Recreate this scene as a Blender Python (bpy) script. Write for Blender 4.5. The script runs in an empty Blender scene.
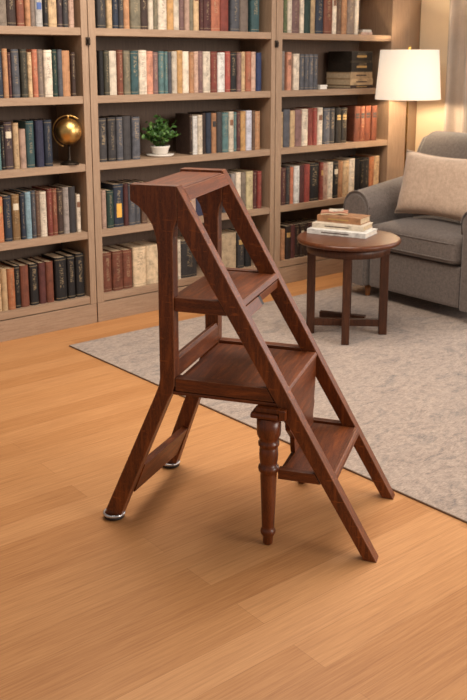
import bpy, bmesh, math, random
from mathutils import Vector, Matrix
random.seed(7)
PI = math.pi
sc = bpy.context.scene
COL = sc.collection
SHADE_E = 0.38
P_WIN, P_FRONT, P_TOP, P_LAMP, P_WORLD, EXPO = 36.0, 385.0, 86.0, 380.0, 0.31, 0.0
ROWS = {
 'A1': [(2.0792,2.1421,'greige',0.27),(2.1421,2.1950,'dark brown',0.27),(2.2003,2.2454,'rust brown',0.26),(2.2457,2.2771,'tan',0.27),(2.2765,2.3053,'taupe',0.25),(2.3058,2.3492,'white and blue',0.27),(2.3490,2.3783,'black',0.26),(2.3788,2.4320,'light tan',0.28),(2.4347,2.4676,'aubergine',0.27),(2.4674,2.5006,'charcoal',0.26),(2.5008,2.5343,'dusty pink',0.27),],
 'A2': [(2.0619,2.1035,'navy',0.25),(2.1035,2.1343,'tan',0.252),(2.1338,2.1508,'maroon',0.235),(2.1540,2.1995,'slate',0.25),(2.2052,2.2455,'dark olive',0.25),(2.2451,2.2713,'light tan',0.235),(2.2717,2.3038,'rust',0.25),(2.3038,2.3392,'taupe',0.25),(2.3392,2.3899,'cream',0.247),(2.3900,2.4201,'dark green',0.25),(2.4201,2.4505,'slate',0.25),(2.4503,2.5025,'tan',0.245),(2.5023,2.5302,'dark brown',0.235),],
 'A3': [(2.0329,2.0694,'teal',0.225),(2.0697,2.0923,'black',0.235),(2.0928,2.1413,'aubergine',0.25),(2.1428,2.1775,'light tan',0.243),(2.1777,2.2157,'dusty pink',0.21),(2.2179,2.2668,'dark teal',0.25),(2.2728,2.3206,'indigo',0.252),(2.3236,2.3721,'navy',0.252),],
 'A4': [(2.0101,2.0614,'orange',0.245),(2.0644,2.1106,'navy',0.247),(2.1136,2.1605,'bronze',0.25),(2.1606,2.1902,'navy',0.255),(2.1902,2.2260,'pale blue',0.258),(2.2261,2.2531,'slate',0.262),(2.2530,2.2802,'brown',0.258),(2.2800,2.3227,'cream',0.25),(2.3230,2.3538,'rust red',0.262),(2.3538,2.3848,'rust brown',0.262),(2.3847,2.4222,'dark brown',0.256),(2.4223,2.4602,'grey',0.262),(2.4602,2.5048,'charcoal',0.262),(2.5070,2.5328,'cream',0.215),],
 'A5': [(1.9982,2.0272,'light tan',0.235),(2.0272,2.0622,'light tan',0.235),(2.0620,2.1062,'orange',0.23),(2.1065,2.1422,'black',0.24),(2.1421,2.1932,'rust brown',0.235),(2.1993,2.2512,'black',0.235),(2.2542,2.2975,'maroon',0.235),(2.2975,2.3443,'rust brown',0.235),(2.3541,2.4271,'black',0.25),(2.4336,2.4820,'black',0.25),(2.4886,2.5442,'black',0.255),],
 'B1': [(2.6805,2.7380,'charcoal',0.27),(2.7442,2.7798,'light tan',0.26),(2.7819,2.8191,'navy',0.27),(2.8189,2.8519,'charcoal',0.26),(2.8519,2.8917,'tan',0.26),(2.8953,2.9661,'olive grey',0.28),(2.9693,3.0206,'dark brown',0.27),(3.0205,3.0550,'cream',0.26),(3.0550,3.0864,'olive grey',0.26),(3.0865,3.1499,'cream',0.27),(3.1499,3.1962,'ochre',0.27),(3.1961,3.2394,'cream',0.26),(3.2394,3.2758,'mauve',0.26),(3.2758,3.3125,'dusty pink',0.27),(3.3125,3.3458,'olive grey',0.27),(3.3457,3.3867,'light tan',0.26),(3.3867,3.4168,'maroon',0.26),(3.4169,3.4776,'maroon',0.27),(3.4776,3.5509,'rust',0.27),(3.5509,3.6174,'rust red',0.28),(3.6332,3.7050,'slate',0.27),(3.7050,3.7739,'taupe',0.27),(3.7903,3.8605,'dark teal',0.27),],
 'B2': [(2.6792,2.7116,'black',0.245),(2.7117,2.7476,'dark olive',0.247),(2.7475,2.8003,'cream',0.245),(2.8004,2.8371,'rust brown',0.25),(2.8404,2.8876,'olive grey',0.247),(2.8910,2.9456,'dark teal',0.245),(2.9457,3.0011,'cream',0.25),(3.0010,3.0465,'salmon',0.245),(3.0464,3.0853,'mauve',0.24),(3.0854,3.1246,'teal',0.245),(3.1246,3.1498,'teal',0.243),(3.1498,3.1787,'slate',0.24),(3.1787,3.2188,'cream',0.245),(3.2189,3.2593,'ochre',0.25),(3.2593,3.3076,'cream',0.245),(3.3076,3.3414,'tan',0.24),(3.3414,3.3754,'dusty pink',0.245),(3.3754,3.4135,'mauve',0.247),(3.4135,3.4713,'cream',0.245),(3.4713,3.5220,'rust red',0.245),(3.5259,3.5851,'white',0.24),(3.5851,3.6250,'red',0.247),(3.6250,3.6775,'black',0.24),(3.6775,3.7141,'mauve',0.24),(3.7141,3.7510,'light tan',0.245),(3.7510,3.7966,'rust',0.247),(3.7966,3.8384,'dusty pink',0.245),(3.8384,3.8806,'blue',0.24),],
 'B3': [(2.6688,2.7215,'charcoal',0.247),(2.7248,2.7783,'charcoal',0.25),(2.7816,2.8256,'slate',0.25),(2.8290,2.8838,'charcoal',0.253),(2.8906,2.9461,'slate',0.247),(3.3066,3.3294,'dark brown',0.247),(3.3294,3.3676,'white',0.235),(3.3677,3.4024,'cream',0.24),(3.4025,3.4336,'dark brown',0.25),(3.4336,3.4767,'navy',0.25),(3.4767,3.5162,'tan',0.247),(3.5162,3.5601,'charcoal',0.253),(3.5601,3.6126,'teal',0.247),(3.6126,3.6533,'cream',0.252),(3.6533,3.6779,'teal',0.247),(3.6779,3.7109,'maroon',0.25),(3.7109,3.7567,'ochre',0.25),(3.7567,3.8029,'lilac',0.253),(3.8029,3.8284,'brown',0.252),(3.8284,3.8753,'tan',0.247),],
 'B4': [(2.6675,2.7009,'dusty pink',0.225),(2.7042,2.7515,'dark green',0.22),(2.7520,2.8205,'navy',0.25),(2.8205,2.8517,'maroon',0.25),(2.8517,2.9007,'slate',0.25),(2.9007,2.9396,'slate',0.25),(2.9431,2.9859,'brown',0.25),(3.3132,3.3520,'dusty pink',0.24),(3.3520,3.4146,'indigo',0.24),(3.4186,3.4862,'slate',0.24),(3.4902,3.5589,'taupe',0.24),(3.5630,3.5997,'slate',0.24),(3.5997,3.6327,'slate',0.24),(3.6327,3.6742,'grey',0.245),(3.6742,3.7161,'cream',0.25),(3.7161,3.7583,'greige',0.247),(3.7583,3.8181,'light olive',0.25),(3.8181,3.8526,'maroon',0.245),(3.8526,3.8874,'red',0.245),],
 'B5': [(2.6674,2.7289,'rust brown',0.235),(2.7289,2.8017,'rust brown',0.238),(2.8031,2.8686,'rust brown',0.235),(2.8758,2.9692,'vellum',0.24),(2.9714,3.0647,'vellum',0.24),(3.2003,3.2233,'cream',0.25),(3.2309,3.3557,'charcoal',0.235),(3.5494,3.6746,'vellum',0.24),(3.6831,3.7428,'charcoal',0.235),(3.7471,3.8032,'black',0.235),],
 'C1': [(4.0429,4.0645,'dusty pink',0.27),(4.0645,4.0994,'olive green',0.27),(4.0993,4.1389,'cream',0.28),(4.1390,4.2146,'mauve',0.27),(4.2146,4.2506,'cream',0.27),(4.2506,4.3097,'dark green',0.27),(4.3095,4.3555,'light tan',0.28),(4.3556,4.4300,'navy',0.27),(4.4300,4.5103,'rust brown',0.27),(4.5102,4.5532,'cream',0.28),(4.5536,4.5970,'brown',0.26),(4.5968,4.6504,'tan',0.27),(4.6504,4.7294,'taupe',0.27),(4.7292,4.7691,'cream',0.28),],
 'C2': [(4.0487,4.0839,'grey',0.25),(4.1016,4.1417,'salmon',0.245),(4.1643,4.2185,'cream',0.235),(4.2231,4.2642,'slate',0.232),(4.2642,4.3057,'slate',0.232),(4.3057,4.3475,'slate',0.232),(4.3475,4.3897,'slate',0.232),],
 'C3': [(4.0483,4.0768,'light tan',0.235),(4.0767,4.1397,'slate',0.25),(4.1398,4.1853,'light tan',0.24),(4.1853,4.2497,'mauve',0.245),(4.2497,4.3056,'cream',0.247),(4.3055,4.3526,'rust red',0.25),(4.3526,4.3905,'red',0.25),(4.3905,4.4384,'cream',0.253),(4.4481,4.5111,'slate',0.247),(4.5111,4.5650,'charcoal',0.247),(4.5680,4.6226,'black and gold',0.245),(4.6246,4.6797,'black and gold',0.245),(4.7558,4.8176,'red leather',0.25),(4.8176,4.8696,'red leather',0.25),(4.8696,4.9327,'red leather',0.25),(4.9327,4.9912,'red leather',0.25),],
 'C4': [(4.0604,4.1103,'maroon',0.25),(4.1102,4.1469,'charcoal',0.255),(4.1469,4.1792,'rust',0.25),(4.1791,4.2303,'white',0.255),(4.2302,4.2772,'maroon',0.258),(4.2771,4.3293,'red',0.26),(4.3292,4.4254,'black',0.262),(4.4303,4.4595,'rust red',0.26),(4.4596,4.5087,'dusty pink',0.255),(4.5087,4.5583,'cream',0.257),(4.5583,4.6083,'black',0.257),(4.6083,4.6589,'tan',0.257),(4.6589,4.7202,'light tan',0.257),(4.7200,4.7768,'cream',0.268),(4.7790,4.8238,'black',0.262),(4.8238,4.8712,'black',0.262),(4.8711,4.9296,'charcoal',0.265),(4.9295,4.9779,'orange',0.268),(4.9778,5.0374,'light tan',0.272),],
 'C5': [(4.0619,4.1014,'tan',0.215),(4.1078,4.1588,'dark brown',0.23),(4.1588,4.2010,'maroon',0.232),(4.2010,4.2435,'dark brown',0.23),(4.2435,4.2864,'dark brown',0.23),(4.2864,4.3296,'dark brown',0.23),(4.3296,4.3733,'maroon',0.23),(4.3733,4.4172,'dark brown',0.23),(4.4172,4.4616,'dark brown',0.23),],
}

# ------------------------------------------------------------------ helpers
def lin(c):
    c = c / 255.0
    return c / 12.92 if c <= 0.04045 else ((c + 0.055) / 1.055) ** 2.4
def rgb(r, g, b):
    return (lin(r), lin(g), lin(b), 1.0)

class MB:
    """collects shapes and links them as ONE mesh object"""
    def __init__(self):
        self.bm = bmesh.new(); self.mi = 0
    def _mark(self, faces):
        for f in faces: f.material_index = self.mi
    def box(self, x0, x1, y0, y1, z0, z1, bev=0.0, m=None):
        r = bmesh.ops.create_cube(self.bm, size=1.0)
        vs = r['verts']
        for v in vs:
            v.co = Vector(((x0 + x1) / 2 + v.co.x * (x1 - x0), (y0 + y1) / 2 + v.co.y * (y1 - y0), (z0 + z1) / 2 + v.co.z * (z1 - z0)))
        fs = set(f for v in vs for f in v.link_faces)
        self._mark(fs)
        if bev > 0:
            es = list(set(e for v in vs for e in v.link_edges))
            rr = bmesh.ops.bevel(self.bm, geom=es, offset=bev, segments=2, affect='EDGES', profile=0.6)
            self._mark(rr['faces'])
            vs = list(set(v for f in rr['faces'] for v in f.verts) | set(v for v in vs if v.is_valid))
        if m is not None:
            for v in vs: v.co = m @ v.co
        return self
    def prism(self, pts, axis, a0, a1, bev=0.0, worn=None):
        """polygon of 2D points extruded along an axis; axis 'y': pts are (x,z); 'x': pts are (y,z); 'z': pts are (x,y)"""
        def mk(p, a):
            return {'y': (p[0], a, p[1]), 'x': (a, p[0], p[1]), 'z': (p[0], p[1], a)}[axis]
        va = [self.bm.verts.new(mk(p, a0)) for p in pts]
        vb = [self.bm.verts.new(mk(p, a1)) for p in pts]
        n = len(pts); fs = []
        fs.append(self.bm.faces.new(va)); fs.append(self.bm.faces.new(vb[::-1]))
        for i in range(n):
            fs.append(self.bm.faces.new((va[i], vb[i], vb[(i + 1) % n], va[(i + 1) % n])))
        self._mark(fs)
        bmesh.ops.recalc_face_normals(self.bm, faces=fs)
        if bev > 0:
            es = list(set(e for f in fs for e in f.edges))
            es = [e for e in es if e.calc_face_angle(0) > 0.35]
            rr = bmesh.ops.bevel(self.bm, geom=es, offset=bev, segments=2, affect='EDGES', profile=0.6)
            for f in rr['faces']: f.material_index = self.mi if worn is None else worn
        return self
    def lathe(self, prof, cx=0, cy=0, n=24, m=None, caps=True):
        rings = []
        for r, z in prof:
            ring = []
            for i in range(n):
                a = 2 * PI * i / n
                co = Vector((cx + r * math.cos(a), cy + r * math.sin(a), z))
                if m is not None: co = m @ co
                ring.append(self.bm.verts.new(co))
            rings.append(ring)
        fs = []
        for k in range(len(rings) - 1):
            for i in range(n):
                j = (i + 1) % n
                f = self.bm.faces.new((rings[k][i], rings[k][j], rings[k + 1][j], rings[k + 1][i])); f.smooth = True
                fs.append(f)
        if caps:
            fs.append(self.bm.faces.new(rings[0][::-1])); fs.append(self.bm.faces.new(rings[-1]))
        self._mark(fs)
        bmesh.ops.recalc_face_normals(self.bm, faces=fs)
        return self
    def tube(self, pts, r, n=8, closed=False):
        pts = [Vector(p) for p in pts]; rings = []; N = len(pts)
        for k, p in enumerate(pts):
            if closed: d = (pts[(k + 1) % N] - pts[k - 1])
            else: d = pts[min(k + 1, N - 1)] - pts[max(k - 1, 0)]
            d.normalize()
            u = d.cross(Vector((0, 0, 1)))
            if u.length < 0.05: u = d.cross(Vector((1, 0, 0)))
            u.normalize(); w = d.cross(u)
            rr = r[k] if isinstance(r, (list, tuple)) else r
            rings.append([self.bm.verts.new(p + (u * math.cos(2 * PI * i / n) + w * math.sin(2 * PI * i / n)) * rr) for i in range(n)])
        fs = []
        for k in range(N if closed else N - 1):
            A, B = rings[k], rings[(k + 1) % N]
            for i in range(n):
                j = (i + 1) % n
                f = self.bm.faces.new((A[i], A[j], B[j], B[i])); f.smooth = True; fs.append(f)
        if not closed:
            fs.append(self.bm.faces.new(rings[0][::-1])); fs.append(self.bm.faces.new(rings[-1]))
        self._mark(fs)
        bmesh.ops.recalc_face_normals(self.bm, faces=fs)
        return self
    def build(self, name, mats, parent=None, smooth=False):
        me = bpy.data.meshes.new(name)
        self.bm.normal_update()
        self.bm.to_mesh(me); self.bm.free()
        if not isinstance(mats, (list, tuple)): mats = [mats]
        for m in mats: me.materials.append(m)
        if smooth:
            for p in me.polygons: p.use_smooth = True
        o = bpy.data.objects.new(name, me); COL.objects.link(o)
        if parent is not None: o.parent = parent
        return o

def empty(name, loc=(0, 0, 0), rz=0.0):
    o = bpy.data.objects.new(name, None); COL.objects.link(o)
    o.location = loc; o.rotation_euler = (0, 0, rz); o.empty_display_size = 0.05
    return o
def tag(o, label=None, cat=None, group=None, kind=None):
    if label: o['label'] = label
    if cat: o['category'] = cat
    if group: o['group'] = group
    if kind: o['kind'] = kind
    return o
def copy_tree(o, parent=None):
    c = o.copy(); COL.objects.link(c); c.parent = parent
    for ch in o.children: copy_tree(ch, c)
    return c
def subsurf(o, lv=2):
    m = o.modifiers.new('sub', 'SUBSURF'); m.levels = lv; m.render_levels = lv
    for p in o.data.polygons: p.use_smooth = True

# ------------------------------------------------------------------ materials
def newmat(name):
    m = bpy.data.materials.new(name); m.use_nodes = True
    nt = m.node_tree; b = nt.nodes['Principled BSDF']
    return m, nt, b
def N(nt, typ, **kw):
    n = nt.nodes.new(typ)
    for k, v in kw.items(): setattr(n, k, v)
    return n
def ramp(nt, fac, stops):
    r = N(nt, 'ShaderNodeValToRGB')
    e = r.color_ramp.elements
    while len(e) < len(stops): e.new(0.5)
    for i, (p, c) in enumerate(stops):
        e[i].position = p; e[i].color = c
    nt.links.new(fac, r.inputs['Fac'])
    return r.outputs['Color']
def mapping(nt, scale, rot=(0, 0, 0), src='Object'):
    tc = N(nt, 'ShaderNodeTexCoord'); mp = N(nt, 'ShaderNodeMapping')
    mp.inputs['Scale'].default_value = scale; mp.inputs['Rotation'].default_value = rot
    nt.links.new(tc.outputs[src], mp.inputs['Vector'])
    return mp.outputs['Vector']
def noise(nt, vec, scale, detail=4, rough=0.55, dist=0.0):
    n = N(nt, 'ShaderNodeTexNoise')
    n.inputs['Scale'].default_value = scale; n.inputs['Detail'].default_value = detail
    n.inputs['Roughness'].default_value = rough; n.inputs['Distortion'].default_value = dist
    nt.links.new(vec, n.inputs['Vector'])
    return n.outputs['Fac']
def bump(nt, b, h, strength, dist=0.002):
    bp = N(nt, 'ShaderNodeBump'); bp.inputs['Strength'].default_value = strength; bp.inputs['Distance'].default_value = dist
    nt.links.new(h, bp.inputs['Height']); nt.links.new(bp.outputs['Normal'], b.inputs['Normal'])
def mixc(nt, fac, a, b, mode='MIX'):
    m = N(nt, 'ShaderNodeMix', data_type='RGBA', blend_type=mode)
    if isinstance(fac, float): m.inputs[0].default_value = fac
    else: nt.links.new(fac, m.inputs[0])
    for s, i in ((a, 6), (b, 7)):
        if isinstance(s, tuple): m.inputs[i].default_value = s
        else: nt.links.new(s, m.inputs[i])
    return m.outputs[2]
def wood(name, dark, mid, light, scale, rough=0.4, flecks=None, bumpy=0.15, rot=(0, 0, 0), coat=0.0):
    m, nt, b = newmat(name)
    v = mapping(nt, scale, rot)
    n1 = noise(nt, v, 3.0, 6, 0.6, 0.6)
    c = ramp(nt, n1, [(0.22, dark), (0.5, mid), (0.82, light)])
    v2 = mapping(nt, tuple(s * 6 for s in scale), rot)
    n2 = noise(nt, v2, 6.0, 3, 0.6)
    c = mixc(nt, 0.28, c, ramp(nt, n2, [(0.35, dark), (0.65, light)]))
    if flecks:
        v3 = mapping(nt, (14, 14, 60), flecks)
        n3 = noise(nt, v3, 1.6, 2, 0.5, 0.3)
        f = ramp(nt, n3, [(0.62, (0, 0, 0, 1)), (0.72, (0.55, 0.55, 0.55, 1))])
        c = mixc(nt, f, c, light)
    nt.links.new(c, b.inputs['Base Color'])
    b.inputs['Roughness'].default_value = rough
    b.inputs['Coat Weight'].default_value = coat
    b.inputs['Specular IOR Level'].default_value = 0.36
    b.inputs['Coat Roughness'].default_value = 0.25
    bump(nt, b, n2, bumpy, 0.001)
    return m
def plain(name, col, rough=0.6, metal=0.0, vary=0.12, nscale=30.0):
    m, nt, b = newmat(name)
    v = mapping(nt, (1, 1, 1))
    n1 = noise(nt, v, nscale, 4)
    dk = tuple(c * (1 - vary) for c in col[:3]) + (1,); lt = tuple(min(1, c * (1 + vary)) for c in col[:3]) + (1,)
    nt.links.new(ramp(nt, n1, [(0.3, dk), (0.7, lt)]), b.inputs['Base Color'])
    b.inputs['Roughness'].default_value = rough; b.inputs['Metallic'].default_value = metal
    return m
def fabric(name, dark, light, wscale=420.0, bumpy=0.4, mottle=9.0):
    m, nt, b = newmat(name)
    v = mapping(nt, (1, 1, 1))
    n1 = noise(nt, v, mottle, 5, 0.6)
    n2 = noise(nt, v, wscale, 2, 0.6)
    c = ramp(nt, n1, [(0.3, dark), (0.7, light)])
    c = mixc(nt, 0.45, c, ramp(nt, n2, [(0.3, dark), (0.7, light)]))
    nt.links.new(c, b.inputs['Base Color'])
    b.inputs['Roughness'].default_value = 0.95
    b.inputs['Sheen Weight'].default_value = 0.25
    b.inputs['Sheen Roughness'].default_value = 0.5
    bump(nt, b, n2, bumpy, 0.002)
    return m

# dark antique oak of the library steps; grain follows each board
OAK_D, OAK_M, OAK_L = rgb(38, 15, 4), rgb(88, 38, 11), rgb(156, 82, 32)
oak_up = wood('oak_grain_upright', OAK_D, OAK_M, OAK_L, (22, 22, 2.2), 0.42, flecks=(0, 0.75, 0), coat=0.1)
oak_rake = wood('oak_grain_raking', OAK_D, OAK_M, OAK_L, (22, 22, 2.2), 0.42, flecks=(0, .4, 0), rot=(0, -0.5, 0), coat=0.1)
oak_flat = wood('oak_grain_level', OAK_D, OAK_M, OAK_L, (24, 2.2, 24), 0.44, coat=0.1)
oak_rail = wood('oak_grain_along', OAK_D, OAK_M, OAK_L, (2.5, 24, 24), 0.42, coat=0.1)
oak_worn = wood('oak_worn_edges', rgb(80, 42, 22), rgb(112, 64, 37), rgb(156, 100, 66), (8, 8, 8), 0.45)
oak_turn = wood('oak_turned', rgb(40, 15, 4), rgb(92, 40, 12), rgb(136, 68, 26), (26, 26, 3), 0.36, coat=0.2)
TB_D, TB_M, TB_L = rgb(36, 18, 10), rgb(66, 36, 21), rgb(98, 56, 33)
table_top_wood = wood('walnut_tabletop', rgb(60, 30, 15), rgb(84, 43, 22), rgb(120, 67, 34), (4, 22, 22), 0.32, coat=0.08)
table_wood = wood('walnut_upright', TB_D, TB_M, TB_L, (24, 24, 3), 0.42)
BK_D, BK_M, BK_L = rgb(130, 104, 82), rgb(154, 126, 102), rgb(174, 146, 121)
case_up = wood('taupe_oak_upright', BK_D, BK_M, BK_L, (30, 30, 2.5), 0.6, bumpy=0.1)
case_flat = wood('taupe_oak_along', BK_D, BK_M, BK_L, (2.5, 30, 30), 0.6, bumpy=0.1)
case_back = wood('taupe_oak_back_shaded', rgb(84, 67, 55), rgb(98, 79, 66), rgb(112, 92, 77), (30, 30, 2.5), 0.7, bumpy=0.1)  # case oak darkened: shade inside the shelves is put into the colour

def floor_mat():
    m, nt, b = newmat('oak_plank_floor')
    v = mapping(nt, (1, 1, 1))
    br = N(nt, 'ShaderNodeTexBrick')
    br.offset = 0.37; br.offset_frequency = 2; br.squash = 1.0
    for k, val in (('Scale', 1.0), ('Mortar Size', 0.0008), ('Mortar Smooth', 0.2), ('Bias', 0.0), ('Brick Width', 2.3), ('Row Height', 0.118)):
        br.inputs[k].default_value = val
    br.inputs['Color1'].default_value = (0, 0, 0, 1); br.inputs['Color2'].default_value = (1, 1, 1, 1); br.inputs['Mortar'].default_value = (0.5, 0.5, 0.5, 1)
    nt.links.new(v, br.inputs['Vector'])
    vg = mapping(nt, (1.6, 42, 1))
    # every plank its own grain offset
    add = N(nt, 'ShaderNodeVectorMath', operation='MULTIPLY_ADD')
    nt.links.new(br.outputs['Color'], add.inputs[0]); add.inputs[1].default_value = (37, 11, 5); nt.links.new(vg, add.inputs[2])
    n1 = noise(nt, add.outputs[0], 1.4, 6, 0.62, 0.5)
    n2 = noise(nt, mapping(nt, (5, 150, 1)), 1.0, 4, 0.7)
    base = ramp(nt, br.outputs['Color'], [(0.0, rgb(172, 117, 71)), (0.5, rgb(192, 137, 88)), (1.0, rgb(210, 156, 107))])
    g = ramp(nt, n1, [(0.25, rgb(150, 92, 46)), (0.55, rgb(194, 134, 80)), (0.8, rgb(214, 160, 106))])
    c = mixc(nt, 0.34, base, g)
    c = mixc(nt, 0.3, c, ramp(nt, n2, [(0.34, rgb(138, 84, 44)), (0.52, rgb(192, 136, 84)), (0.68, rgb(218, 164, 110))]))
    mor = N(nt, 'ShaderNodeMath', operation='MULTIPLY'); nt.links.new(br.outputs['Fac'], mor.inputs[0]); mor.inputs[1].default_value = 0.45
    c = mixc(nt, mor.outputs[0], c, rgb(128, 82, 46))
    nt.links.new(c, b.inputs['Base Color'])
    b.inputs['Roughness'].default_value = 0.5
    b.inputs['Specular IOR Level'].default_value = 0.35
    bump(nt, b, n2, 0.12, 0.001)
    return m
def rug_mat():
    m, nt, b = newmat('woven_rug')
    v = mapping(nt, (1, 1, 1))
    n1 = noise(nt, mapping(nt, (1.6, 3.2, 1)), 3.4, 9, 0.74, 0.9)
    n2 = noise(nt, mapping(nt, (1, 1.6, 1)), 34, 6, 0.75)
    n3 = noise(nt, mapping(nt, (36, 100, 1)), 1.6, 3, 0.7)
    c = ramp(nt, n1, [(0.33, rgb(98, 95, 94)), (0.43, rgb(152, 135, 122)), (0.51, rgb(196, 171, 151)), (0.58, rgb(156, 135, 120)), (0.68, rgb(108, 103, 101))])
    c = mixc(nt, 0.33, c, ramp(nt, n2, [(0.38, rgb(92, 84, 80)), (0.5, rgb(170, 148, 132)), (0.6, rgb(214, 190, 170))]))
    c = mixc(nt, 0.3, c, ramp(nt, n3, [(0.36, rgb(98, 88, 82)), (0.64, rgb(212, 188, 168))]))
    c = mixc(nt, 1.0, c, (.84, .84, .86, 1), 'MULTIPLY')
    nt.links.new(c, b.inputs['Base Color'])
    b.inputs['Roughness'].default_value = 1.0
    b.inputs['Sheen Weight'].default_value = 0.2
    bump(nt, b, n3, 0.6, 0.004)
    return m
wall_paint = plain('cream_wall_paint', rgb(238, 214, 180), 0.85, vary=0.03, nscale=6)
taupe_paint = plain('taupe_wall_paint', rgb(150, 122, 96), 0.8, vary=0.03, nscale=6)
sofa_fab = fabric('grey_brown_upholstery', rgb(84, 75, 71), rgb(126, 113, 105), 130, .5, 60)
pillow_fab = fabric('beige_linen', rgb(182, 154, 132), rgb(222, 194, 170), 150, .5, 40)
curtain_fab = fabric('grey_curtain_cloth', rgb(172, 156, 142), rgb(196, 179, 164), 350, 0.2)
brass = plain('aged_brass', rgb(206, 168, 104), 0.33, 1.0, 0.35, 14)
dark_metal = plain('blackened_metal', rgb(52, 42, 34), 0.45, 0.8)
silver = plain('worn_steel', rgb(205, 205, 208), 0.3, 0.9, 0.1)
rubber = plain('dark_rubber', rgb(34, 24, 20), 0.6)
white_cer = plain('white_ceramic', rgb(226, 218, 208), 0.35, 0.0, 0.04)
soil = plain('potting_soil', rgb(50, 36, 26), 0.95)
pages_m = plain('aged_paper', rgb(196, 172, 140), 0.9, 0, 0.18, 90)
gilt = plain('faded_gilt', rgb(186, 150, 92), 0.45, 0.35)
pale_gilt = plain('pale_lettering', rgb(206, 192, 168), 0.7)
dark_ink = plain('dark_lettering', rgb(74, 56, 46), 0.7)

# ------------------------------------------------------------------ setting
def struct(name, mb, mat):
    return tag(mb.build(name, mat), kind='structure')
struct('floor', MB().box(-1.2, 5.41, -1.6, 4.80, -0.05, 0.0), floor_mat())
struct('wall_back', MB().box(-1.2, 5.55, 4.80, 4.92, 0, 2.62), taupe_paint)
w = MB()
WY0, WY1, WZ0, WZ1 = 0.9, 3.0, 0.55, 2.3
w.box(5.41, 5.53, WY1, 4.80, 0, 2.62); w.box(5.41, 5.53, -1.6, WY0, 0, 2.62)
w.box(5.41, 5.53, WY0, WY1, 0, WZ0); w.box(5.41, 5.53, WY0, WY1, WZ1, 2.62)
struct('wall_right', w, wall_paint)
w = MB()
for y0, y1, z0, z1 in ((WY0, WY0 + .06, WZ0, WZ1), (WY1 - .06, WY1, WZ0, WZ1), (WY0 + .06, WY1 - .06, WZ0, WZ0 + .06), (WY0 + .06, WY1 - .06, WZ1 - .06, WZ1), ((WY0 + WY1) / 2 - .02, (WY0 + WY1) / 2 + .02, WZ0 + .06, WZ1 - .06)):
    w.box(5.44, 5.50, y0, y1, z0, z1)
struct('window_1', w, white_cer)
struct('trim_1', MB().box(5.272, 5.409, 4.475, 4.795, 0, 2.62), taupe_paint)

# rug
pts = [(2.244, 4.156), (2.345, 1.2), (5.3, 1.2), (5.3, 4.156)]
rug = MB().prism(pts, 'z', 0.0005, 0.008).build('rug', rug_mat())
tag(rug, 'large greyish beige distressed woven rug on the oak floor', 'rug')
e = MB()
e.tube([(x, y, 0.004) for x, y in pts], 0.0032, 6, closed=True)
e.build('bound_edge', plain('rug_binding', rgb(120, 94, 74), 0.9), rug)
# ------------------------------------------------------------------ bookcases
FY, BY = 4.457, 4.79
SHZ = [0.162, 0.543, 0.93, 1.305, 1.672, 2.04]
def bookcase(name_label, x0, x1, left_w, right_w, latch_x=None):
    r = empty('bookcase', ((x0 + x1) / 2, FY, 0))
    tag(r, name_label, 'bookcase', 'taupe bookcase units along the wall')
    cx = (x0 + x1) / 2
    def L(mb, name, mat):
        o = mb.build(name, mat, r); o.location = (-cx, -FY, 0); return o
    L(MB().box(x0, x0 + left_w, FY, BY, 0.116, 2.28, .002), 'side_panel', case_up)
    L(MB().box(x1 - right_w, x1, FY, BY, 0.116, 2.28, .002), 'side_panel', case_up)
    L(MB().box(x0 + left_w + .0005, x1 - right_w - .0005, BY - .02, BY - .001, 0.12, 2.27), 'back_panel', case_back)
    for z in SHZ:
        L(MB().box(x0 + left_w + .0005, x1 - right_w - .0005, FY + .004, BY - .021, z - .041, z, .002), 'shelf', case_flat)
    L(MB().box(x0 + .001, x1 - .001, FY, FY + .03, 0.0, 0.115, .002).box(x0 + .001, x1 - .001, FY + .005, BY - .03, .09, .1155), 'base_panel', case_flat)
    L(MB().box(x0, x1, FY, BY, 2.281, 2.34, .003), 'top_panel', case_flat)
    if latch_x is not None:
        L(MB().box(latch_x - .012, latch_x + .012, FY - .010, FY - .0005, 1.578, 1.622, .003).box(latch_x - .006, latch_x + .006, FY - .022, FY - .012, 1.585, 1.612, .002), 'latch', dark_metal)
    return r
bookcase('left bookcase unit, its near end cut off by the frame, brass globe on its shelf', 1.265, 2.595, .04, .04, 2.592)
bookcase('middle bookcase unit with the potted plant, behind the wooden library steps', 2.600, 3.970, .045, .036, 3.972)
bookcase('right bookcase unit nearest the armchair and lit floor lamp', 3.975, 5.271, .052, .194)

# ------------------------------------------------------------------ books
PAL = {
 'greige': (150,132,114), 'dark brown': (62,44,36), 'rust brown': (126,66,42), 'tan': (178,124,80), 'taupe': (128,110,98), 'white and blue': (206,198,190),
 'black': (34,31,31), 'light tan': (206,170,124), 'aubergine': (66,50,52), 'charcoal': (64,60,60), 'dusty pink': (198,160,138), 'navy': (44,52,68),
 'maroon': (92,46,42), 'slate': (86,86,92), 'dark olive': (74,70,56), 'rust': (176,98,64), 'cream': (226,208,184), 'dark green': (42,66,58),
 'teal': (86,118,118), 'dark teal': (52,80,82), 'indigo': (50,50,74), 'orange': (196,116,62), 'bronze': (132,98,56), 'pale blue': (140,172,184),
 'brown': (108,78,60), 'rust red': (140,58,42), 'grey': (152,140,132), 'olive grey': (124,114,92), 'ochre': (196,146,82), 'mauve': (132,96,92),
 'salmon': (206,136,104), 'white': (228,222,214), 'red': (164,62,48), 'blue': (50,66,112), 'lilac': (202,200,212), 'vellum': (216,188,150),
 'light olive': (198,178,132), 'olive green': (92,104,66), 'black and gold': (48,40,32), 'red leather': (126,62,32),
}
LIGHT = {'cream', 'white', 'vellum', 'lilac', 'light tan', 'dusty pink', 'white and blue', 'grey', 'light olive', 'pale blue', 'salmon', 'greige'}
cloth = {}
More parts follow.
